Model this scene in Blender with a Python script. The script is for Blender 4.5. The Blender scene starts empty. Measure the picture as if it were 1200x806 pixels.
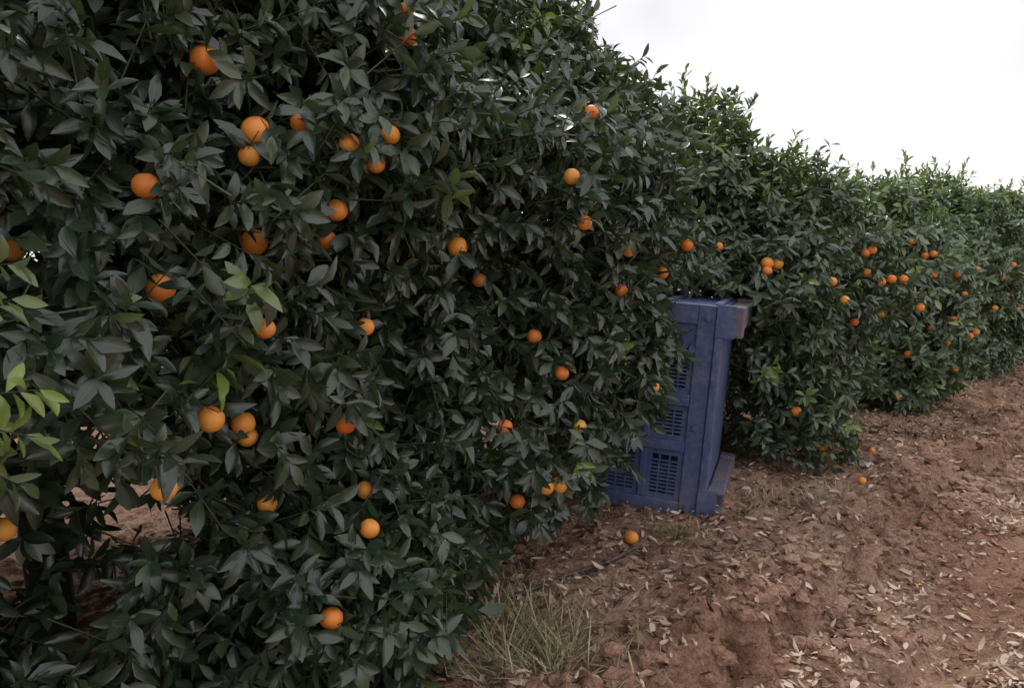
import bpy, bmesh, math, random
import numpy as np
from mathutils import Vector, Matrix
R = np.random.default_rng(7)
random.seed(7)
scene = bpy.context.scene
CAMH = 1.4; F = 900.0; PITCH = math.atan(93/900)
FWD = np.array([0, math.cos(PITCH), -math.sin(PITCH)]); UPV = np.array([0, math.sin(PITCH), math.cos(PITCH)]); RGT = np.array([1., 0, 0])
CAM = np.array([0, 0, CAMH])

# ------------------------------------------------------------ noise
def _h(ix, iy, iz, s):
    n = (ix*374761393 + iy*668265263 + iz*2147483647 + s*974711) & 0xffffffff
    n = ((n ^ (n >> 13))*1274126177) & 0xffffffff
    n = ((n ^ (n >> 16))*2246822519) & 0xffffffff
    return ((n ^ (n >> 15)) & 0xffffff)/float(0xffffff)
def vnoise(p, s=0):
    p = np.asarray(p, float); i = np.floor(p).astype(np.int64); f = p-i; f = f*f*(3-2*f)
    x, y, z = i[..., 0], i[..., 1], i[..., 2]; out = 0
    for dx in (0, 1):
        for dy in (0, 1):
            for dz in (0, 1):
                w = (f[..., 0] if dx else 1-f[..., 0])*(f[..., 1] if dy else 1-f[..., 1])*(f[..., 2] if dz else 1-f[..., 2])
                out = out + w*_h(x+dx, y+dy, z+dz, s)
    return out*2-1
def fbm(p, o=4, s=0):
    r = 0; a = 1; t = 0
    for k in range(o):
        r = r+a*vnoise(np.asarray(p)*(2**k), s+k*17); t += a; a *= .5
    return r/t
def nrmz(v): return v/np.maximum(np.linalg.norm(v, axis=-1, keepdims=True), 1e-9)
def sstep(a, b, x):
    t = np.clip((x-a)/(b-a), 0, 1); return t*t*(3-2*t)

# ------------------------------------------------------------ terrain height
def edge_d(s, d=None):
    z0 = np.zeros_like(s); q = z0 if d is None else d
    return 1.50+0.24*fbm(np.stack([s*0.9, z0, z0+3], -1), 3, 5)+.10*vnoise(np.stack([s*4.5, q*3, z0+8], -1), 15)+.055*vnoise(np.stack([s*12, q*9, z0+8], -1), 16)
def gh(x, y):
    x = np.asarray(x, float); y = np.asarray(y, float)
    d = (y-x)/1.41421; s = (x+y)/1.41421
    z0 = np.zeros_like(x)
    P = np.stack([x, y, z0], -1)
    edge = edge_d(s, d)
    near = np.exp(-((x-2)**2+(y-5)**2)/14**2)
    berm = sstep(edge-.055, edge+.015, d)*0.15+sstep(edge-.34, edge-.30, d+.10*vnoise(P*7, 66))*.06+sstep(edge-.42, edge, d)*.03
    lip = np.exp(-((d-edge-.10)/.12)**2)*0.06*(1+.8*vnoise(np.stack([s*2.2, z0, z0+4], -1), 44))
    rut = -0.075*np.exp(-((d-0.90)/.15)**2) + .055*np.exp(-((d-.60)/.11)**2) - .06*np.exp(-((d+0.45)/.20)**2)+.05*np.exp(-((d+.82)/.14)**2)+.02*np.exp(-((d+.1)/.16)**2)
    rough = 0.014+0.055*np.exp(-((d-edge)/.20)**2)+0.018*sstep(edge, edge+.3, d)
    rough = rough*(1-.55*np.exp(-((d-0.90)/.16)**2))
    ridg = 1-np.abs(vnoise(P*11, 91))*2.2
    n = fbm(P*3.2, 3, 1)*rough*1.5 + np.abs(fbm(P*9, 3, 9))*rough*1.5 + fbm(P*24, 2, 21)*rough*.55 - np.clip(ridg, 0, 1)*rough*.35
    tread = .010*np.sin(s*48+2*vnoise(P*3, 4))*np.exp(-((d-0.90)/.11)**2)
    return (-0.24+berm+lip+rut+n+tread)*near + 0.03*fbm(P*.4, 2, 31)*near

# ------------------------------------------------------------ mesh helpers
def raw_mesh(name, V, loops, starts, totals, smooth=True, attrs=None):
    me = bpy.data.meshes.new(name)
    me.vertices.add(len(V)); me.vertices.foreach_set("co", np.asarray(V, np.float32).ravel())
    me.loops.add(len(loops)); me.loops.foreach_set("vertex_index", np.asarray(loops, np.int32))
    me.polygons.add(len(starts)); me.polygons.foreach_set("loop_start", np.asarray(starts, np.int32))
    try: me.polygons.foreach_set("loop_total", np.asarray(totals, np.int32))
    except Exception: pass
    me.polygons.foreach_set("use_smooth", np.full(len(starts), smooth, dtype=bool))
    if attrs is not None:
        a = me.attributes.new("leafdata", 'FLOAT_VECTOR', 'POINT'); a.data.foreach_set("vector", np.asarray(attrs, np.float32).ravel())
    me.update(calc_edges=True); me.validate()
    return me
def tmpl_mesh(name, V, k, faces, smooth=True, attrs=None):
    N = V.shape[0]
    fl = np.concatenate([np.array(f) for f in faces]); tot = np.array([len(f) for f in faces])
    loops = (fl[None, :]+(np.arange(N)*k)[:, None]).ravel()
    totals = np.tile(tot, N); starts = np.concatenate([[0], np.cumsum(totals)[:-1]])
    return raw_mesh(name, V.reshape(-1, 3), loops, starts, totals, smooth, attrs)
def add(name, me, mat=None, parent=None, loc=(0, 0, 0)):
    o = bpy.data.objects.new(name, me); scene.collection.objects.link(o); o.location = loc
    if mat and me and hasattr(me, 'materials') and len(me.materials) == 0: me.materials.append(mat)
    if parent: o.parent = parent
    return o
def leaf_geo(base, d, n, L, W, fold, curl, tint, young, hq=True, wave=None):
    N = len(base); b = nrmz(np.cross(d, n)); n = nrmz(np.cross(b, d))
    if hq: ts = [.16, .42, .70, .89]; ws = [.42, .98, .86, .42]
    else: ts = [.25, .68]; ws = [.8, .85]
    rows = []; data = []
    def pt(t, u, w):
        c = base+d*(L*t)[:, None]-n*(curl*L*t*t)[:, None]
        return c+b*(u*w*W*.5)[:, None]+n*(abs(u)*w*W*fold)[:, None]
    zero = np.zeros(N); one = np.ones(N)
    rows.append(pt(zero, 0, 0)); data.append(np.stack([tint, zero, young], -1))
    for t, w in zip(ts, ws):
        for u in (-1, 0, 1):
            ww = one*w
            if wave is not None and u: ww = ww*(1+wave*u*(.5 if t < .6 else -.5))
            rows.append(pt(one*t, u, ww)); data.append(np.stack([tint, one*abs(u), young], -1))
    rows.append(pt(one, 0, 0)); data.append(np.stack([tint, zero, young], -1))
    V = np.stack(rows, 1); D = np.stack(data, 1)
    m = len(ts); k = 2+3*m; faces = [[0, 2, 1], [0, 3, 2]]
    for r in range(m-1):
        a = 1+3*r; faces += [[a, a+1, a+4, a+3], [a+1, a+2, a+5, a+4]]
    a = 1+3*(m-1); faces += [[a, a+1, k-1], [a+1, a+2, k-1]]
    return V, D, k, faces
def tube_data(pts, rad, sides=7, jit=0.0):
    pts = np.array(pts, float); n = len(pts); V = []; Fc = []
    for i in range(n):
        t = pts[min(i+1, n-1)]-pts[max(i-1, 0)]; t /= np.linalg.norm(t)+1e-9
        a = np.array([0, 0, 1.]) if abs(t[2]) < .9 else np.array([1., 0, 0])
        u = np.cross(t, a); u /= np.linalg.norm(u); v = np.cross(t, u)
        for k in range(sides):
            an = 2*math.pi*k/sides; r = rad[i]*(1+jit*(random.random()-.5))
            V.append(pts[i]+(u*math.cos(an)+v*math.sin(an))*r)
    for i in range(n-1):
        for k in range(sides):
            a = i*sides+k; b = i*sides+(k+1) % sides
            Fc.append((a, b, b+sides, a+sides))
    Fc.append(tuple(range(sides))[::-1]); Fc.append(tuple((n-1)*sides+k for k in range(sides)))
    return V, Fc
def join_py(name, parts, smooth=True):
    V = []; Fc = []
    for v, f in parts:
        o = len(V); V += [tuple(p) for p in v]; Fc += [tuple(i+o for i in q) for q in f]
    me = bpy.data.meshes.new(name); me.from_pydata(V, [], Fc); me.update()
    for p in me.polygons: p.use_smooth = smooth
    return me

# ------------------------------------------------------------ materials
def newmat(name):
    m = bpy.data.materials.new(name); m.use_nodes = True; nt = m.node_tree; nt.nodes.clear()
    out = nt.nodes.new('ShaderNodeOutputMaterial'); b = nt.nodes.new('ShaderNodeBsdfPrincipled')
    nt.links.new(b.outputs[0], out.inputs[0]); return m, nt, b, out
def N(nt, t, **kw):
    n = nt.nodes.new(t)
    for k, v in kw.items(): setattr(n, k, v)
    return n
def ramp(nt, fac, stops):
    r = N(nt, 'ShaderNodeValToRGB'); e = r.color_ramp.elements
    while len(e) < len(stops): e.new(.5)
    for el, (p, c) in zip(e, stops): el.position = p; el.color = (*c, 1)
    nt.links.new(fac, r.inputs[0]); return r.outputs[0]
def mixc(nt, fac, a, b, mode='MIX'):
    m = N(nt, 'ShaderNodeMix', data_type='RGBA', blend_type=mode)
    for s, v in ((0, fac), (6, a), (7, b)):
        if isinstance(v, bpy.types.NodeSocket): nt.links.new(v, m.inputs[s])
        elif s == 0: m.inputs[0].default_value = v
        else: m.inputs[s].default_value = (*v, 1)
    return m.outputs[2]
def math_(nt, op, a, b=None):
    m = N(nt, 'ShaderNodeMath', operation=op)
    for i, v in enumerate((a, b)):
        if v is None: continue
        if isinstance(v, bpy.types.NodeSocket): nt.links.new(v, m.inputs[i])
        else: m.inputs[i].default_value = v
    return m.outputs[0]
def noise(nt, scale, detail=4, rough=.55, vec=None):
    n = N(nt, 'ShaderNodeTexNoise'); n.inputs['Scale'].default_value = scale; n.inputs['Detail'].default_value = detail; n.inputs['Roughness'].default_value = rough
    if vec is not None: nt.links.new(vec, n.inputs['Vector'])
    return n.outputs[0]
def objco(nt): return N(nt, 'ShaderNodeTexCoord').outputs['Object']

def leaf_material(name, g=(1, 1, 1)):
    m, nt, b, out = newmat(name)
    at = N(nt, 'ShaderNodeAttribute', attribute_name='leafdata'); sp = N(nt, 'ShaderNodeSeparateXYZ'); nt.links.new(at.outputs['Vector'], sp.inputs[0])
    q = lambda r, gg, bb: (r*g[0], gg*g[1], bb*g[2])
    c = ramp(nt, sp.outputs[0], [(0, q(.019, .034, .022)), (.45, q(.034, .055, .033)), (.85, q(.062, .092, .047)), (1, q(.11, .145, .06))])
    c = mixc(nt, sp.outputs[2], c, (.23, .32, .065))
    vein = ramp(nt, sp.outputs[1], [(0, (1, 1, 1)), (.10, (0, 0, 0))])
    c = mixc(nt, math_(nt, 'MULTIPLY', vein, .45), c, (.14, .18, .08))
    geo = N(nt, 'ShaderNodeNewGeometry')
    under = mixc(nt, .5, c, (.085, .115, .07))
    c = mixc(nt, geo.outputs['Backfacing'], c, under)
    nt.links.new(c, b.inputs['Base Color'])
    rg = math_(nt, 'ADD', math_(nt, 'MULTIPLY', geo.outputs['Backfacing'], .3), .28); nt.links.new(rg, b.inputs['Roughness'])
    b.inputs['Specular IOR Level'].default_value = .9
    tr = N(nt, 'ShaderNodeBsdfTranslucent'); tc = mixc(nt, 1.0, c, (1.5, 1.9, .6), 'MULTIPLY'); nt.links.new(tc, tr.inputs[0])
    ms = N(nt, 'ShaderNodeMixShader'); ms.inputs[0].default_value = .18
    nt.links.new(b.outputs[0], ms.inputs[1]); nt.links.new(tr.outputs[0], ms.inputs[2]); nt.links.new(ms.outputs[0], out.inputs[0])
    return m
M_leaf = leaf_material('citrus_leaf', (1.12, 1.12, 1.15)); M_leaf_mid = leaf_material('citrus_leaf_half_hazed', (1.75, 1.65, 1.65)); M_leaf_far = leaf_material('citrus_leaf_hazed', (3.3, 2.95, 3.2))  # mid and far leaf colours lightened: distance haze painted in, not dust

m, nt, b, out = newmat('bark'); M_bark = m
c = ramp(nt, noise(nt, 18, 4, .6, objco(nt)), [(.3, (.035, .028, .022)), (.7, (.10, .085, .068))]); nt.links.new(c, b.inputs['Base Color']); b.inputs['Roughness'].default_value = .9

m, nt, b, out = newmat('orange_peel'); M_orange = m
co = objco(nt)
c = ramp(nt, noise(nt, 3.2, 2, .5, co), [(.34, (.80, .185, .03)), (.5, (.88, .29, .05)), (.66, (.88, .44, .075))])
nt.links.new(c, b.inputs['Base Color']); b.inputs['Roughness'].default_value = .42
bp = N(nt, 'ShaderNodeBump'); bp.inputs['Strength'].default_value = .35; bp.inputs['Distance'].default_value = .002; nt.links.new(noise(nt, 420, 2, .5, co), bp.inputs['Height']); nt.links.new(bp.outputs[0], b.inputs['Normal'])

def soil_mat(name):
    m, nt, b, out = newmat(name); g = N(nt, 'ShaderNodeNewGeometry').outputs['Position']
    big = noise(nt, .9, 3, .6, g); med = noise(nt, 6, 5, .65, g); fine = noise(nt, 60, 4, .7, g)
    c = ramp(nt, big, [(.30, (.36, .200, .135)), (.5, (.46, .285, .205)), (.72, (.54, .375, .285))])
    c = mixc(nt, .75, c, ramp(nt, med, [(.30, (.55, .46, .41)), (.5, (1, 1, 1)), (.70, (1.25, 1.24, 1.22))]), 'MULTIPLY')
    c = mixc(nt, .75, c, ramp(nt, fine, [(.32, (.46, .41, .38)), (.55, (1.02, 1, 1)), (.72, (1.5, 1.48, 1.46))]), 'MULTIPLY')
    nt.links.new(c, b.inputs['Base Color']); b.inputs['Roughness'].default_value = .95; b.inputs['Specular IOR Level'].default_value = .15
    h = math_(nt, 'ADD', med, math_(nt, 'MULTIPLY', fine, .8))
    bp = N(nt, 'ShaderNodeBump'); bp.inputs['Strength'].default_value = .9; bp.inputs['Distance'].default_value = .04
    nt.links.new(h, bp.inputs['Height']); nt.links.new(bp.outputs[0], b.inputs['Normal']); return m
M_soil = soil_mat('red_soil')

def tint_mat(name, stops, rough=.8):
    m, nt, b, out = newmat(name)
    at = N(nt, 'ShaderNodeAttribute', attribute_name='leafdata'); sp = N(nt, 'ShaderNodeSeparateXYZ'); nt.links.new(at.outputs['Vector'], sp.inputs[0])
    c = ramp(nt, sp.outputs[0], stops)
    nt.links.new(c, b.inputs['Base Color']); b.inputs['Roughness'].default_value = rough; b.inputs['Specular IOR Level'].default_value = .25
    return m
M_litter = tint_mat('dry_leaf', [(0, (.10, .055, .036)), (.28, (.26, .155, .10)), (.55, (.52, .38, .28)), (.93, (.74, .62, .50)), (1, (.65, .38, .08))])
M_grass = tint_mat('grass_blade', [(0, (.095, .13, .045)), (.4, (.21, .22, .10)), (.7, (.40, .34, .20)), (1, (.56, .46, .31))])

m, nt, b, out = newmat('blue_bin_plastic'); M_bin = m; co = objco(nt)
c = ramp(nt, noise(nt, 5, 5, .6, co), [(.3, (.048, .078, .20)), (.7, (.070, .106, .25))])
sc = ramp(nt, noise(nt, 22, 8, .75, co), [(.48, (0, 0, 0)), (.72, (.75, .75, .75))])
c = mixc(nt, sc, c, (.20, .21, .27))
dr = ramp(nt, noise(nt, 3.2, 6, .7, co), [(.50, (0, 0, 0)), (.8, (.7, .7, .7))]); c = mixc(nt, dr, c, (.23, .20, .185))
nt.links.new(c, b.inputs['Base Color']); b.inputs['Roughness'].default_value = .48
bp = N(nt, 'ShaderNodeBump'); bp.inputs['Strength'].default_value = .25; bp.inputs['Distance'].default_value = .004; nt.links.new(noise(nt, 60, 4, .6, co), bp.inputs['Height']); nt.links.new(bp.outputs[0], b.inputs['Normal'])
m, nt, b, out = newmat('muddy_bin_plastic'); M_binmud = m; co = objco(nt)
c = ramp(nt, noise(nt, 14, 6, .7, co), [(.35, (.07, .095, .20)), (.6, (.19, .145, .12))]); nt.links.new(c, b.inputs['Base Color']); b.inputs['Roughness'].default_value = .8
m, nt, b, out = newmat('hose_plastic'); M_hose = m
c = ramp(nt, noise(nt, 20, 4, .6, objco(nt)), [(.4, (.04, .034, .03)), (.7, (.15, .105, .085))]); nt.links.new(c, b.inputs['Base Color']); b.inputs['Roughness'].default_value = .6
m, nt, b, out = newmat('scrap_paper'); M_paper = m
c = ramp(nt, noise(nt, 20, 4, .6, objco(nt)), [(.4, (.55, .52, .48)), (.7, (.75, .74, .72))]); nt.links.new(c, b.inputs['Base Color']); b.inputs['Roughness'].default_value = .8

# ------------------------------------------------------------ ground sheet
def axis(lo, hi, step):
    mid = list(np.arange(lo, hi, step)); a = []; v = lo; st = step
    while v > -600: st *= 1.22; v -= st; a.append(v)
    a = a[::-1]; c = []; v = mid[-1]; st = step
    while v < 700: st *= 1.22; v += st; c.append(v)
    return np.array(a+mid+c)
xs = axis(-2.6, 8.0, .0165); ys = axis(1.7, 10.5, .0165)
X, Y = np.meshgrid(xs, ys); Z = gh(X, Y); nx, ny = len(xs), len(ys)
V = np.stack([X, Y, Z], -1).reshape(-1, 3)
ii = (np.arange(ny-1)[:, None]*nx+np.arange(nx-1)[None, :]).ravel()
loops = np.stack([ii, ii+1, ii+nx+1, ii+nx], -1).ravel(); nf = len(ii)
add('ground', raw_mesh('ground', V, loops, np.arange(nf)*4, np.full(nf, 4)), M_soil)

# ------------------------------------------------------------ clods
def gnd(x, y, dz=0): return np.stack([x, y, gh(x, y)+dz], -1)
bm = bmesh.new(); bmesh.ops.create_icosphere(bm, subdivisions=1, radius=1); iv = np.array([v.co[:] for v in bm.verts]); ifc = [[v.index for v in f.verts] for f in bm.faces]; bm.free()
NC = 16000
s = 1.0+R.random(NC)**1.2*10; d = np.where(R.random(NC) < .5, edge_d(s)+R.normal(-.14, .17, NC), R.uniform(-2.2, 3.2, NC))
x = (s-d)/1.41421; y = (s+d)/1.41421
sz = .004+.024*R.random(NC)**3.4; sz = sz*np.where(np.abs(d-1.35) < .3, 1.5, 1); sz[:260] = R.uniform(.03, .055, 260); sz[:260] *= np.where(np.abs(d[:260]-1.4) < .4, 1, .4)
V = iv[None]*(1+R.uniform(-.3, .3, (NC, len(iv), 1)))*np.stack([sz*R.uniform(.8, 1.4, NC), sz*R.uniform(.8, 1.4, NC), sz*R.uniform(.5, .9, NC)], -1)[:, None, :]
V = V+gnd(x, y, 0)[:, None, :]
add('soil_clods', tmpl_mesh('soil_clods', V, len(iv), ifc, False), M_soil)

# ------------------------------------------------------------ leaf litter
NL = 150000
s = 1.2+R.random(NL)**1.3*13; d = R.uniform(-3.2, 4.0, NL)
x = (s-d)/1.41421; y = (s+d)/1.41421
dens = vnoise(np.stack([x*1.3, y*1.3, x*0], -1), 77)*.5+.5
keep = (dens*.9+.22 > R.random(NL)) & ~((np.abs(d-.90) < .18) & (R.random(NL) < .75)) & ~((d > 1.25) & (R.random(NL) < .55)) & (np.abs(x)/np.maximum(y, .1) < 1.6)
x, y, d = x[keep], y[keep], d[keep]; n_ = len(x)
az = R.uniform(0, 6.283, n_); dirv = nrmz(np.stack([np.cos(az), np.sin(az), R.normal(.08, .22, n_)], -1))
nn = nrmz(np.stack([R.normal(0, .45, n_), R.normal(0, .45, n_), np.where(R.random(n_) < .5, 1., -1.)], -1))
L = R.uniform(.028, .072, n_); L = np.where(R.random(n_) < .5, L*.55, L)
V, D, k, fc = leaf_geo(gnd(x, y, .010+.012*R.random(n_)), dirv, nn, L, L*R.uniform(.32, .52, n_), R.uniform(0, .6, n_), R.normal(0, .28, n_), np.clip(R.beta(1.5, 1.3, n_)-.22*(d > 1.3), 0, .93), np.zeros(n_), False)
add('leaf_litter', tmpl_mesh('leaf_litter', V, k, fc, True, D.reshape(-1, 3)), M_litter)

def ray(px, py): return FWD+RGT*(px-600)/F-UPV*(py-403)/F
def onground(px, py):
    r = ray(px, py); t = CAMH/-r[2]; p = CAM+r*t
    for _ in range(5):
        g = float(gh(p[0], p[1])); t = (CAMH-g)/-r[2]; p = CAM+r*t
    return p

# ------------------------------------------------------------ grass
def grass(name, spots):
    B = []; Dv = []; Nn = []; L = []; W = []; T = []; Cc = []
    for (cx, cy, rad, n, hgt, dry) in spots:
        for _ in range(n):
            a = random.uniform(0, 6.28); r = rad*abs(random.gauss(0, .6)); px, py = cx+r*math.cos(a), cy+r*math.sin(a)
            B.append((px, py, float(gh(px, py))-.005)); tilt = random.uniform(.2, 1.45); a2 = a+random.uniform(-1.6, 1.6)
            Dv.append((math.cos(a2)*math.sin(tilt), math.sin(a2)*math.sin(tilt), math.cos(tilt)))
            Nn.append((-math.cos(a2)*math.cos(tilt), -math.sin(a2)*math.cos(tilt), math.sin(tilt)))
            L.append(hgt*random.uniform(.35, 1.2)); W.append(random.uniform(.0022, .0048)); Cc.append(random.uniform(-.05, .5))
            T.append(min(1, max(0, random.gauss(dry, .28))))
    n = len(B); V, D, k, fc = leaf_geo(np.array(B), np.array(Dv), np.array(Nn), np.array(L), np.array(W), np.full(n, .2), np.array(Cc), np.array(T), np.zeros(n), True)
    add(name, tmpl_mesh(name, V, k, fc, True, D.reshape(-1, 3)), M_grass)
def g2(px, py): p = onground(px, py); return p[0], p[1]
sp = []
for (px, py, rad, n, h, dry) in [(590, 785, .2, 260, .22, .5), (635, 750, .22, 240, .19, .45), (590, 735, .18, 200, .20, .55), (670, 770, .24, 170, .15, .6), (615, 705, .2, 120, .12, .65), (650, 800, .22, 180, .18, .55), (690, 730, .22, 80, .10, .7), (740, 790, .2, 30, .10, .8),
        (790, 632, .14, 120, .14, .4), (770, 618, .07, 50, .12, .4), (830, 628, .08, 40, .07, .8), (900, 590, .2, 170, .09, .75), (945, 585, .22, 180, .09, .8), (985, 575, .18, 100, .08, .85), (875, 600, .12, 60, .08, .75), (1060, 505, .3, 120, .09, .85), (1120, 480, .4, 120, .09, .85), (950, 700, .3, 30, .06, .8)]:
    gx, gy = g2(px, py); sp.append((gx, gy, rad, n, h, dry))
grass('dry_grass', sp)

# ------------------------------------------------------------ trees
def rowpt(s, off=0): return np.array([-2.3+.70711*s+.70711*off, 2.3+.70711*s-.70711*off])
AL = np.array([.70711, .70711]); PE = np.array([.70711, -.70711])
tt = np.linspace(0, 1, 400)
def mkprof(e, lo): return np.where(tt < .35, lo+(1-lo)*np.sin(tt/.35*math.pi/2), np.clip(1-(np.clip((tt-.35)/.65, 0, 1))**e, 0, 1)**.5)
PHI = np.linspace(0, 2*math.pi, 2001)
def crown_pts(n, H, z0f, a, b, seed, bump=.28, sq=1.0, pe=2.7, lo=.84):
    prof = mkprof(pe, lo)
    arc = np.concatenate([[0], np.cumsum(np.hypot(np.diff(prof)*1.3, np.diff(tt)*(H-.3)))])
    dens = np.concatenate([[0], np.cumsum(np.diff(arc)*(prof[1:]*.9+.15))]); dens /= dens[-1]
    t = np.interp(R.random(n), dens, tt); pr = np.interp(t, tt, prof)
    cx = np.sign(np.cos(PHI))*np.abs(np.cos(PHI))**sq*a; cy = np.sign(np.sin(PHI))*np.abs(np.sin(PHI))**sq*b
    al = np.concatenate([[0], np.cumsum(np.hypot(np.diff(cx), np.diff(cy)))]); ph = np.interp(R.random(n)*al[-1], al, PHI)
    ca, sa = np.cos(ph), np.sin(ph)
    z0 = z0f(ca, sa); z = z0+(H-z0)*t
    cq = np.sign(ca)*np.abs(ca)**sq; sq_ = np.sign(sa)*np.abs(sa)**sq
    hx = cq[:, None]*AL*a+sq_[:, None]*PE*b
    nh = nrmz(ca[:, None]*AL/a+sa[:, None]*PE/b)
    dp = -np.gradient(prof, tt); sl = np.interp(t, tt, dp)
    nv = nrmz(np.concatenate([nh, np.clip(sl*.55, -.3, 6)[:, None]], -1))
    p = np.concatenate([hx*pr[:, None], z[:, None]], -1)
    disp = vnoise(p*1.7, seed)*bump+vnoise(p*4.3, seed+3)*bump*.6
    dep = R.random(n)**1.25*.50
    return p+nv*(disp-dep)[:, None], nv, dep, t
def twig_leaves(base, ax, ln, n, young, tint, ang0=82, ang1=32, droop=.6, Lr=(.065, .105)):
    M = len(base); B = []; Dd = []; Nn = []; Yo = []; Ti = []; LL = []
    ref = np.where(np.abs(ax[:, 2:3]) < .9, np.array([[0, 0, 1.]]), np.array([[1., 0, 0]]))
    u = nrmz(np.cross(ax, ref)); v = np.cross(ax, u); ph0 = R.uniform(0, 6.28, M)
    for i in range(n):
        f = (i+.4)/n; az = ph0+i*2.4+R.normal(0, .3, M)
        rad = u*np.cos(az)[:, None]+v*np.sin(az)[:, None]
        an = np.radians(ang0+(ang1-ang0)*f+R.normal(0, 12, M))
        d = ax*np.cos(an)[:, None]+rad*np.sin(an)[:, None]
        nm = ax*np.sin(an)[:, None]-rad*np.cos(an)[:, None]
        d[:, 2] -= droop*R.uniform(.2, 1.4, M); nm[:, 2] += .55
        d = nrmz(d); nm = nm-d*np.sum(nm*d, -1, keepdims=True)+R.normal(0, .22, (M, 3))
        B.append(base+ax*(ln*f)[:, None]); Dd.append(d); Nn.append(nrmz(nm)); Yo.append(young); Ti.append(np.clip(tint+R.normal(0, .22, M), 0, 1))
        LL.append(R.uniform(Lr[0], Lr[1], M)*(1.05-.3*abs(f-.5)))
    return [np.concatenate(q) for q in (B, Dd, Nn, Yo, Ti, LL)]

BINU = nrmz(np.array([.69, -.245, 0])); BINW = np.array([-BINU[1], BINU[0], 0]); BINO = np.array([.46, 4.375, 0])
def crown_stage1(n, H, z0f, a, b, seed, shoots=0, O2=(0, 0), extra=None, bump=.28, voids=None, nl=9, yf=.03, lsc=1.0, sq=1.0, world=True, pe=2.7, lo=.84, lobes=None):
    O3 = np.array([O2[0], O2[1], 0.])
    p, nv, dep, t = crown_pts(n, H, z0f, a, b, seed, bump, sq, pe, lo); W = p+O3
    for (c, r, k) in (lobes or []):
        dv = nrmz(R.normal(0, 1, (k, 3))); rr = R.uniform(.45, 1, k)[:, None]
        W = np.concatenate([W, np.array(c)+dv*np.array(r)*rr]); nv = np.concatenate([nv, dv]); dep = np.concatenate([dep, np.zeros(k)]); t = np.concatenate([t, np.full(k, .4)])
    keep = W[:, 2] > .03
    if world:
        rel = W-BINO; uu = rel@BINU; ww = rel@BINW
        keep &= ~((uu > -.05) & (uu < .86) & (ww > -.06) & (ww < 1.08) & (W[:, 2] < 1.25))
        keep &= ~((uu > .47) & (uu < 1.0) & (ww > -1.6) & (ww < 0) & (W[:, 2] < 1.45))
        keep &= ~((uu > .26) & (uu < 1.0) & (ww > -1.6) & (ww < 0) & (W[:, 2] < .6))
    for (c, r) in (voids or []): keep &= np.linalg.norm((W-np.array(c))/np.array(r), axis=-1) > 1
    p, nv, dep, t = W[keep], nv[keep], dep[keep], t[keep]; M = len(p)
    ax = nrmz(nv*.75+R.normal(0, .42, (M, 3))+np.array([0, 0, .10]))
    clump = fbm(p*2.2, 2, seed+8)*.5+.5
    young = np.where(R.random(M) < yf*(1+3*(t > .8)), R.uniform(.3, .9, M), 0)
    tint = .38+.65*(clump-.5)+.18*t
    S = [twig_leaves(p-ax*.05, ax, R.uniform(.08, .15, M), nl, young, tint, Lr=(.066*lsc, .108*lsc))]
    stems = [(p-ax*.16, p+ax*.10)]
    if shoots:
        q, nq, _, t2 = crown_pts(shoots*14, H, z0f, a, b, seed, bump, sq, pe, lo); sel = np.where(t2 > .76)[0][:shoots]; q = q[sel]+O3; m2 = len(q)
        a2 = nrmz(np.stack([R.normal(0, .28, m2), R.normal(0, .28, m2), np.ones(m2)], -1)); ln = .10+.28*R.random(m2)**1.5
        S.append(twig_leaves(q, a2, ln, 12, np.where(R.random(m2) < .7, R.uniform(.2, .9, m2), 0), np.full(m2, .9), 60, 25, .1, (.05*lsc, .09*lsc)))
        stems.append((q-a2*.2, q+a2*ln[:, None]))
    if extra is not None:
        e, ea, ey = extra
        S.append(twig_leaves(e, ea, np.full(len(e), .11), 8, ey, np.full(len(e), .7), Lr=(.045, .075))); stems.append((e-ea*.3, e+ea*.1))
    return dict(leaf=[np.concatenate(z) for z in zip(*S)], p=p, stems=stems)
def crown_stage2(cr, O2, hq):
    O3 = np.array([O2[0], O2[1], 0.]); Bq, Dq, Nq, Yq, Tq, Lq = cr['leaf']; n_ = len(Bq)
    V, D, k, fc = leaf_geo(Bq-O3, Dq, Nq, Lq, Lq*R.uniform(.33, .46, n_), R.uniform(.05, .42, n_), R.normal(.18, .2, n_), Tq, Yq, hq, R.normal(0, .15, n_))
    me = tmpl_mesh('foliage', V, k, fc, True, D.reshape(-1, 3))
    s0 = np.concatenate([q[0] for q in cr['stems']])-O3; s1 = np.concatenate([q[1] for q in cr['stems']])-O3; dv = nrmz(s1-s0)
    u = nrmz(np.cross(dv, np.array([.3, .5, .8]))); v = np.cross(dv, u); ks = []
    for P_, rr in ((s0, .0035), (s1, .0015)):
        for kk in range(3): ks.append(P_+u*math.cos(kk*2.094)*rr+v*math.sin(kk*2.094)*rr)
    return me, tmpl_mesh('twigs', np.stack(ks, 1), 6, [[0, 1, 4, 3], [1, 2, 5, 4], [2, 0, 3, 5]])
M_twig = newmat('green_twig'); M_twig[2].inputs['Base Color'].default_value = (.07, .08, .04, 1); M_twig[2].inputs['Roughness'].default_value = .7; M_twig = M_twig[0]

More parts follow.
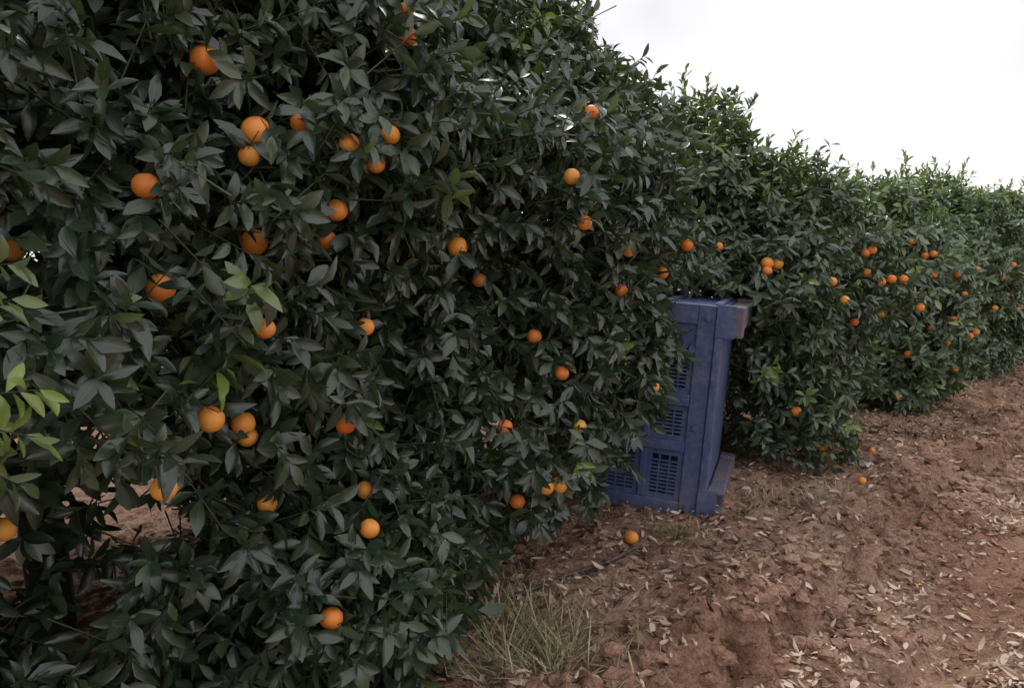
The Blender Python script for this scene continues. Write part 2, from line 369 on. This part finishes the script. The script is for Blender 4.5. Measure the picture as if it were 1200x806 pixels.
def limbs(H, a, seed, lean=(0, 0), tk=1.0):
    random.seed(seed); parts = []
    top = np.array([lean[0], lean[1], .62]); parts.append(tube_data([[0, 0, -.25], [0, 0, -.05], [lean[0]*.3, lean[1]*.3, .2], [lean[0]*.8, lean[1]*.8, .45], top], [.10*tk, .082*tk, .07*tk, .066*tk, .06*tk], 12, .15))
    for k in range(6):
        an = k*1.05+random.uniform(-.3, .3); el = random.uniform(.5, 1.25); ln = random.uniform(.8, 1.1)*a; pts = [top-np.array([0, 0, .08])]; rr = [.045]
        for j in range(1, 6):
            f = j/5; pts.append(top+np.array([math.cos(an)*math.cos(el), math.sin(an)*math.cos(el), math.sin(el)*1.25])*ln*f+np.array([random.uniform(-.06, .06) for _ in range(3)])); rr.append(.045*(1-f)+.010)
        parts.append(tube_data(pts, rr, 7, .2))
        for j in range(2, 6):
            for q in range(2):
                b0 = pts[j]; a2 = an+random.uniform(-1.3, 1.3); e2 = random.uniform(-.3, 1.0); l2 = random.uniform(.25, .5)
                dvec = np.array([math.cos(a2)*math.cos(e2), math.sin(a2)*math.cos(e2), math.sin(e2)])
                parts.append(tube_data([b0, b0+dvec*l2*.5+np.array([0, 0, .03]), b0+dvec*l2+np.array([0, 0, -.02])], [.013, .009, .004], 5))
    return join_py('trunk_and_limbs', parts)
bm = bmesh.new(); bmesh.ops.create_uvsphere(bm, u_segments=20, v_segments=14, radius=1); sv = np.array([v.co[:] for v in bm.verts]); sf = [[v.index for v in f.verts] for f in bm.faces]; bm.free()
def fruit_mesh(fr, origin):
    V = []
    for c, r in fr:
        q = sv*np.array([1, 1, .95+random.uniform(-.04, .06)]); top = np.exp(-((sv[:, 0]**2+sv[:, 1]**2)/.05))*(sv[:, 2] > 0); q[:, 2] -= top*.10
        Rm = np.array(Matrix.Rotation(random.uniform(0, .6), 3, random.choice('XY'))@Matrix.Rotation(random.uniform(0, 6), 3, 'Z'))
        V.append(q@Rm.T*r+c-np.array([origin[0], origin[1], 0]))
    me = tmpl_mesh('oranges', np.array(V), len(sv), sf); me.materials.append(M_orange); return me

FR = [(240, 71, 36), (300, 153, 38), (292, 183, 25), (171, 218, 32), (298, 284, 34), (188, 338, 34), (247, 491, 32), (285, 496, 28), (290, 512, 24), (310, 385, 26), (192, 572, 26), (433, 619, 24), (388, 724, 28), (313, 590, 22), (428, 574, 22), (14, 292, 28), (4, 620, 24), (394, 246, 28), (405, 498, 22), (383, 281, 16), (409, 168, 20), (352, 145, 20), (428, 383, 20),
      (457, 158, 24), (478, 43, 22), (476, 14, 22), (440, 192, 16), (536, 289, 24), (561, 328, 16), (626, 394, 18), (658, 437, 18), (606, 587, 19), (655, 568, 20), (640, 571, 18), (670, 207, 12), (693, 132, 16), (685, 261, 16), (737, 293, 14), (728, 341, 14), (765, 453, 15), (679, 499, 13), (750, 420, 13), (592, 500, 12),
      (805, 287, 15), (842, 289, 11), (899, 309, 15), (911, 309, 14), (899, 318, 12), (933, 482, 13), (776, 320, 10), (965, 525, 12),
      (1014, 296, 10), (1022, 293, 10), (1045, 327, 10), (1059, 327, 10), (990, 352, 11), (1016, 320, 9), (1033, 330, 8), (1064, 415, 9), (1053, 465, 9), (1001, 377, 8), (1084, 300, 9), (1094, 298, 9), (1031, 368, 8), (1069, 283, 7),
      (1143, 389, 9), (1136, 394, 9), (1117, 374, 8), (1119, 434, 8), (1145, 316, 8), (1122, 322, 7), (1166, 361, 7), (1187, 310, 7), (1146, 363, 7), (1180, 345, 6), (1110, 402, 7), (1095, 322, 7), (1130, 345, 7), (1175, 325, 6), (1192, 362, 6), (1078, 360, 7), (1090, 385, 7), (975, 330, 8)]
HALF = {(188, 338), (313, 590), (14, 292), (4, 620), (394, 246), (383, 281), (352, 145), (428, 383), (592, 500), (728, 341), (737, 293), (440, 192), (776, 320), (765, 453), (750, 420), (409, 168), (310, 385), (476, 14), (192, 572), (405, 498), (428, 574), (965, 525)}
def z0_0(ca, sa): return .06+.04*np.abs(ca)
def z0_1(ca, sa): return np.where(sa > 0, .05+.03*np.abs(ca), .66)
def z0_2(ca, sa): return .34-.08*sa
def vpt(px, py, depth): return tuple(CAM+ray(px, py)*depth)
voids1 = [(vpt(110, 590, 1.85), (.13, .40, .09)), (vpt(325, 600, 2.1), (.08, .45, .08)), (vpt(50, 650, 1.85), (.14, .6, .14)), (vpt(215, 605, 2.0), (.12, .3, .03)), (vpt(25, 715, 1.85), (.13, .7, .18)), (vpt(300, 660, 2.1), (.06, .3, .04)), (vpt(90, 720, 1.85), (.07, .5, .06)), (vpt(530, 625, 2.5), (.07, .4, .06))]
ep = np.array([vpt(px, py, dd) for px, py, dd in [(-28, 315, 1.5), (-26, 370, 1.5), (-12, 462, 1.45), (-20, 500, 1.45), (-30, 545, 1.45)]])
ea = nrmz(np.array([[.8, -.2, .1], [.8, -.3, .3], [.9, -.1, .1], [.8, .1, -.2], [.7, 0, -.3]]))
extra1 = (ep, ea, np.array([.3, .5, 1., .8, .2]))
lob1 = [((-.44, 2.50, .34), (.30, .30, .34), 230), ((-.62, 2.32, .30), (.28, .28, .28), 160)]
lob2 = [((.62, 3.75, .98), (.17, .20, .32), 130)]
specs = [dict(s=-2.0, n=4200, H=3.2, a=1.4, b=1.15, z=z0_0, hq=False, sh=0), dict(s=.62, n=9600, H=3.4, a=1.62, b=1.32, z=z0_1, hq=True, sh=20, sq=.70, lo=.96, extra=extra1, voids=voids1, lobes=lob1, ls=.98),
         dict(s=2.62, n=7000, H=3.02, a=1.25, b=1.27, z=z0_2, hq=True, sh=15, sq=.9, pe=2.4, lobes=lob2, ls=.93), dict(s=5.25, n=5900, H=2.40, a=1.28, b=1.27, z=z0_0, hq=True, sh=200, yf=.07, pe=2.2, ls=.95),
         dict(s=8.15, n=4600, H=2.33, a=1.12, b=1.22, z=z0_0, hq=False, sh=190, yf=.09, pe=1.8), dict(s=11.05, n=4000, H=2.50, a=1.14, b=1.20, z=z0_0, hq=False, sh=190, yf=.09, pe=1.8)]
def tree(origin, me, tw, li, fr=None, rot=0, sc=1.0, mat=None, toff=(0, 0, 0)):
    e = bpy.data.objects.new('orange_tree', None); scene.collection.objects.link(e); e.empty_display_size = .3
    e.location = (origin[0], origin[1], 0); e.rotation_euler = (0, 0, rot); e.scale = (sc, sc, sc)
    add('foliage', me, mat, e); add('twigs', tw, M_twig, e); add('trunk_and_limbs', li, M_bark, e, toff)
    if fr: add('oranges', fr, None, e)
CR = [crown_stage1(q['n'], q['H'], q['z'], q['a'], q['b'], 100+i*13, q['sh'], rowpt(q['s']), q.get('extra'), voids=q.get('voids'), lsc=q.get('ls', 1.0) if q['hq'] else 1.1, sq=q.get('sq', 1), yf=q.get('yf', .02), pe=q.get('pe', 2.7), lo=q.get('lo', .84), lobes=q.get('lobes')) for i, q in enumerate(specs)]
allp = np.concatenate([c['p'] for c in CR]); own = np.concatenate([np.full(len(c['p']), i) for i, c in enumerate(CR)])
dep_ = (allp-CAM)@FWD; dirs = (allp-CAM)/dep_[:, None]
fruits = {i: [] for i in range(len(CR))}
for (px, py, dia) in FR:
    r = ray(px, py); lat = np.linalg.norm(dirs-r, axis=-1)*dep_
    near = np.where((lat < .10) & (dep_ > .8))[0]
    if len(near) < 3: continue
    half = (px, py) in HALF
    o_ = near[np.argsort(dep_[near])]; dd = dep_[o_[1]]+(.05 if half else .015)
    c = CAM+r*dd; rad = min(.041, max(.030, dia*dd/F/2)); fruits[own[o_[1]]].append((c, rad)); out_ = -r/np.linalg.norm(r)
    for cr in CR:
        Bq, Dq, Nq, Yq, Tq, Lq = cr['leaf']; rel0 = Bq-c; kill = np.zeros(len(Bq), bool)
        for f_ in (.2, .5, .75, 1.0):
            rel = rel0+Dq*(Lq*f_)[:, None]; kill |= np.linalg.norm(rel, axis=-1) < rad*1.15
            if f_ == .5: al = rel@out_; perp = np.linalg.norm(rel-al[:, None]*out_, axis=-1)
        kill |= ((al > 0) & (al < .5) & (perp < rad*(.8 if half else 1.05)) & (R.random(len(al)) < (.70 if half else .86)))
        cr['leaf'] = [z[~kill] for z in cr['leaf']]
for i, q in enumerate(specs):
    o = rowpt(q['s']); me, tw = crown_stage2(CR[i], o, q['hq'])
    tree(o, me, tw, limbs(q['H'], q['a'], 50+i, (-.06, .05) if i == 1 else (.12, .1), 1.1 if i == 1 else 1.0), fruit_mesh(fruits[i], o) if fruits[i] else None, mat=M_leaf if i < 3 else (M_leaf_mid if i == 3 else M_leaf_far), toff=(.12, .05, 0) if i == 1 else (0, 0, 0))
CR = None
variants = []
for k in range(2):
    cr = crown_stage1(3600, 2.5, z0_0, 1.18, 1.2, 300+k*31, 150, (0, 0), lsc=1.18, world=False, yf=.08, pe=1.8); me, tw = crown_stage2(cr, (0, 0), False)
    fr = []
    for _ in range(44):
        an = random.uniform(0, 6.28); z = random.uniform(.4, 1.8); fr.append((np.array([math.cos(an)*1.21, math.sin(an)*1.22, z]), .037))
    variants.append((me, tw, limbs(2.6, 1.3, 70+k), fruit_mesh(fr, (0, 0))))
for j in range(6):
    v = variants[j % 2]; o = rowpt(13.9+2.85*j)+np.array([random.uniform(-.1, .1), random.uniform(-.1, .1)])
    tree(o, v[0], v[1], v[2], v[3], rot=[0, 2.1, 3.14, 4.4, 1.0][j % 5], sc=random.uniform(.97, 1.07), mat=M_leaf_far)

# ------------------------------------------------------------ blue harvest bin lying on its side
bin_e = bpy.data.objects.new('plastic_harvest_bin', None); scene.collection.objects.link(bin_e)
def boxes(name, lst, mat, bev=.006):
    V = []; Fc = []
    for (u0, u1, v0, v1, w0, w1) in lst:
        o = len(V); V += [(u, w, v) for v in (v0, v1) for w in (w0, w1) for u in (u0, u1)]
        Fc += [tuple(o+i for i in q) for q in ((0, 2, 3, 1), (4, 5, 7, 6), (0, 1, 5, 4), (2, 6, 7, 3), (0, 4, 6, 2), (1, 3, 7, 5))]
    me = bpy.data.meshes.new(name); me.from_pydata(V, [], Fc); me.update(); ob = add(name, me, mat, bin_e)
    if bev: bv = ob.modifiers.new('bevel', 'BEVEL'); bv.width = bev; bv.segments = 2
    return ob
fw = [(0, .055, .0, 1.2, -.022, .05), (.50, .60, .0, 1.2, -.004, .045), (.60, .645, .0, 1.2, -.02, .047)]
ribs = [(.0, .085), (.37, .43), (.63, .70), (.93, .97), (1.09, 1.2)]
for a_, b_ in ribs: fw.append((.055, .50, a_, b_, -.010, .04))
fw += [(.262, .298, .085, .37, -.006, .03), (.262, .298, .43, .63, -.006, .03), (.262, .298, .70, .93, -.006, .03)]
boxes('side_wall_frame', fw, M_bin)
pn = []
for (v0, v1) in ((.085, .37), (.43, .63), (.70, .93)):
    for (u0, u1) in ((.055, .262), (.298, .50)):
        pn += [(u0, u0+.03, v0, v1, .010, .022), (u1-.03, u1, v0, v1, .010, .022), (u0+.03, u1-.03, v0, v0+.03, .010, .022), (u0+.03, u1-.03, v1-.03, v1, .010, .022)]
        vv = v0+.042
        while vv < v1-.05: pn.append((u0+.03, u1-.03, vv, vv+.011, .010, .022)); vv += .0215
        um = (u0+u1)/2
        for q in (-.028, .028): pn.append((um+q-.004, um+q+.004, v0+.03, v1-.03, .008, .024))
pn.append((.055, .50, .97, 1.09, .012, .024))
boxes('slotted_panels', pn, M_bin, 0)
boxes('other_walls', [(.0, .60, 1.165, 1.196, .051, .95), (.0, .60, .004, .035, .051, .95), (0, .60, .004, 1.196, .955, .985), (0, .05, 1.196, 1.215, .051, .95), (.3, .34, 1.197, 1.21, .051, .95), (.58, .62, 1.197, 1.212, .051, .95)], M_bin, .004)
boxes('base_deck', [(.602, .640, .004, 1.196, .049, .985)], M_bin)
boxes('skids', [(.646, .745, 1.035, 1.205, -.018, .10), (.646, .735, 1.05, 1.19, .13, .86), (.646, .745, 1.035, 1.205, .88, .99),
                (.646, .745, -.005, .075, -.018, .10), (.646, .700, .08, .155, -.012, .10), (.646, .745, .16, .185, -.018, .10), (.646, .735, .01, .15, .13, .86), (.646, .745, .0, .17, .88, .99)], M_binmud, .01)
boxes('skid_caps', [(.60, .700, 1.03, 1.208, -.026, -.0205), (.60, .700, -.004, .185, -.026, -.0205)], M_bin, .003)
parts = []
for (u, v) in ((.625, .78), (.55, .52), (.55, .06), (.625, .36), (.56, 1.13)):
    parts.append(tube_data([[u, -.030, v], [u, -.004, v]], [.016, .018], 16))
add('bosses', join_py('bosses', parts, False), M_bin, bin_e)
lean = math.radians(4.5)
Ru = Matrix(((BINU[0], BINW[0], 0), (BINU[1], BINW[1], 0), (0, 0, 1))).to_4x4()
bin_e.matrix_world = Matrix.Translation(Vector((BINO[0], BINO[1], float(gh(1.0, 4.2))+.01)))@Ru@Matrix.Rotation(lean, 4, 'Y')

# ------------------------------------------------------------ small things on the ground
def fallen(px, py, r):
    p = onground(px, py); c = np.array([p[0], p[1], float(gh(p[0], p[1]))+r*.9])
    me = fruit_mesh([(np.array([0, 0, 0.]), r)], (0, 0)); o = add('fallen_orange', me); o.location = tuple(c)
for q in [(740, 640, .036), (1010, 566, .026), (1022, 528, .024), (632, 606, .034)]: fallen(*q)
hp = [(600, 704), (630, 692), (660, 681), (690, 671), (720, 658), (742, 648), (752, 646)]
pts = [onground(*q) for q in hp]; pts = [np.array([p[0], p[1], float(gh(p[0], p[1]))+.024]) for p in pts]
pts = [pts[0]+np.array([-.5, -.35, -.02])]+pts+[pts[-1]+np.array([.12, .06, -.06])]
add('irrigation_hose', join_py('irrigation_hose', [tube_data(pts, [.010]*len(pts), 8)]), M_hose)
p = onground(1015, 547); bm = bmesh.new(); bmesh.ops.create_grid(bm, x_segments=6, y_segments=5, size=.04)
for v in bm.verts: v.co.z = random.uniform(0, .03)
me = bpy.data.meshes.new('paper_scrap'); bm.to_mesh(me); bm.free(); o = add('paper_scrap', me, M_paper); o.location = (p[0], p[1], float(gh(p[0], p[1]))+.01)
yl = [onground(883, 799), onground(1075, 690)]
bs = np.array([yl[0]+[0, 0, .018], yl[0]+[.04, .01, .02], yl[1]+[0, 0, .015]])
V, D, k, fc = leaf_geo(bs, nrmz(np.array([[1, .2, .1], [-.6, .5, .2], [.4, 1, .1]])), nrmz(np.array([[0, 0, 1.], [.2, 0, 1], [0, .2, 1]])), np.array([.08, .07, .06]), np.array([.035, .03, .03]), np.full(3, .2), np.full(3, .1), np.ones(3), np.zeros(3))
add('yellow_leaves', tmpl_mesh('yellow_leaves', V, k, fc, True, D.reshape(-1, 3)), M_litter)

# ------------------------------------------------------------ world, sun, camera
w = bpy.data.worlds.new('World'); scene.world = w; w.use_nodes = True; nt = w.node_tree; nt.nodes.clear()
out = nt.nodes.new('ShaderNodeOutputWorld'); bg = nt.nodes.new('ShaderNodeBackground'); bg.inputs[1].default_value = .1
EL, ROT = math.radians(52), math.radians(5)
sk = N(nt, 'ShaderNodeTexSky', sky_type='NISHITA'); sk.sun_disc = False; sk.sun_elevation = EL; sk.sun_rotation = ROT; sk.dust_density = 4; sk.air_density = 1.2
co = N(nt, 'ShaderNodeTexCoord').outputs['Generated']
cl = ramp(nt, noise(nt, 2.6, 4, .5, co), [(.38, (.74, .725, .76)), (.56, (.95, .945, .96))])
vm = N(nt, 'ShaderNodeVectorMath', operation='SCALE'); nt.links.new(cl, vm.inputs[0]); vm.inputs['Scale'].default_value = 12.4
c = mixc(nt, .93, sk.outputs[0], vm.outputs[0])
nt.links.new(c, bg.inputs[0]); nt.links.new(bg.outputs[0], out.inputs[0])
sl = bpy.data.lights.new('sun', 'SUN'); sl.energy = 1.5; sl.angle = math.radians(11); sl.color = (1, .96, .90)
so = bpy.data.objects.new('sun', sl); scene.collection.objects.link(so)
dirn = Vector((math.sin(ROT)*math.cos(EL), math.cos(ROT)*math.cos(EL), math.sin(EL))); so.rotation_euler = dirn.to_track_quat('Z', 'Y').to_euler()
cd = bpy.data.cameras.new('camera'); cam = bpy.data.objects.new('camera', cd); scene.collection.objects.link(cam)
cd.sensor_width = 36; cd.lens = 27; cd.clip_start = .05; cd.clip_end = 2000
cam.location = (0, 0, CAMH); cam.rotation_euler = (math.pi/2-PITCH, 0, 0); scene.camera = cam
scene.view_settings.view_transform = 'Standard'; scene.view_settings.look = 'None'; scene.view_settings.exposure = 0; scene.view_settings.gamma = 1
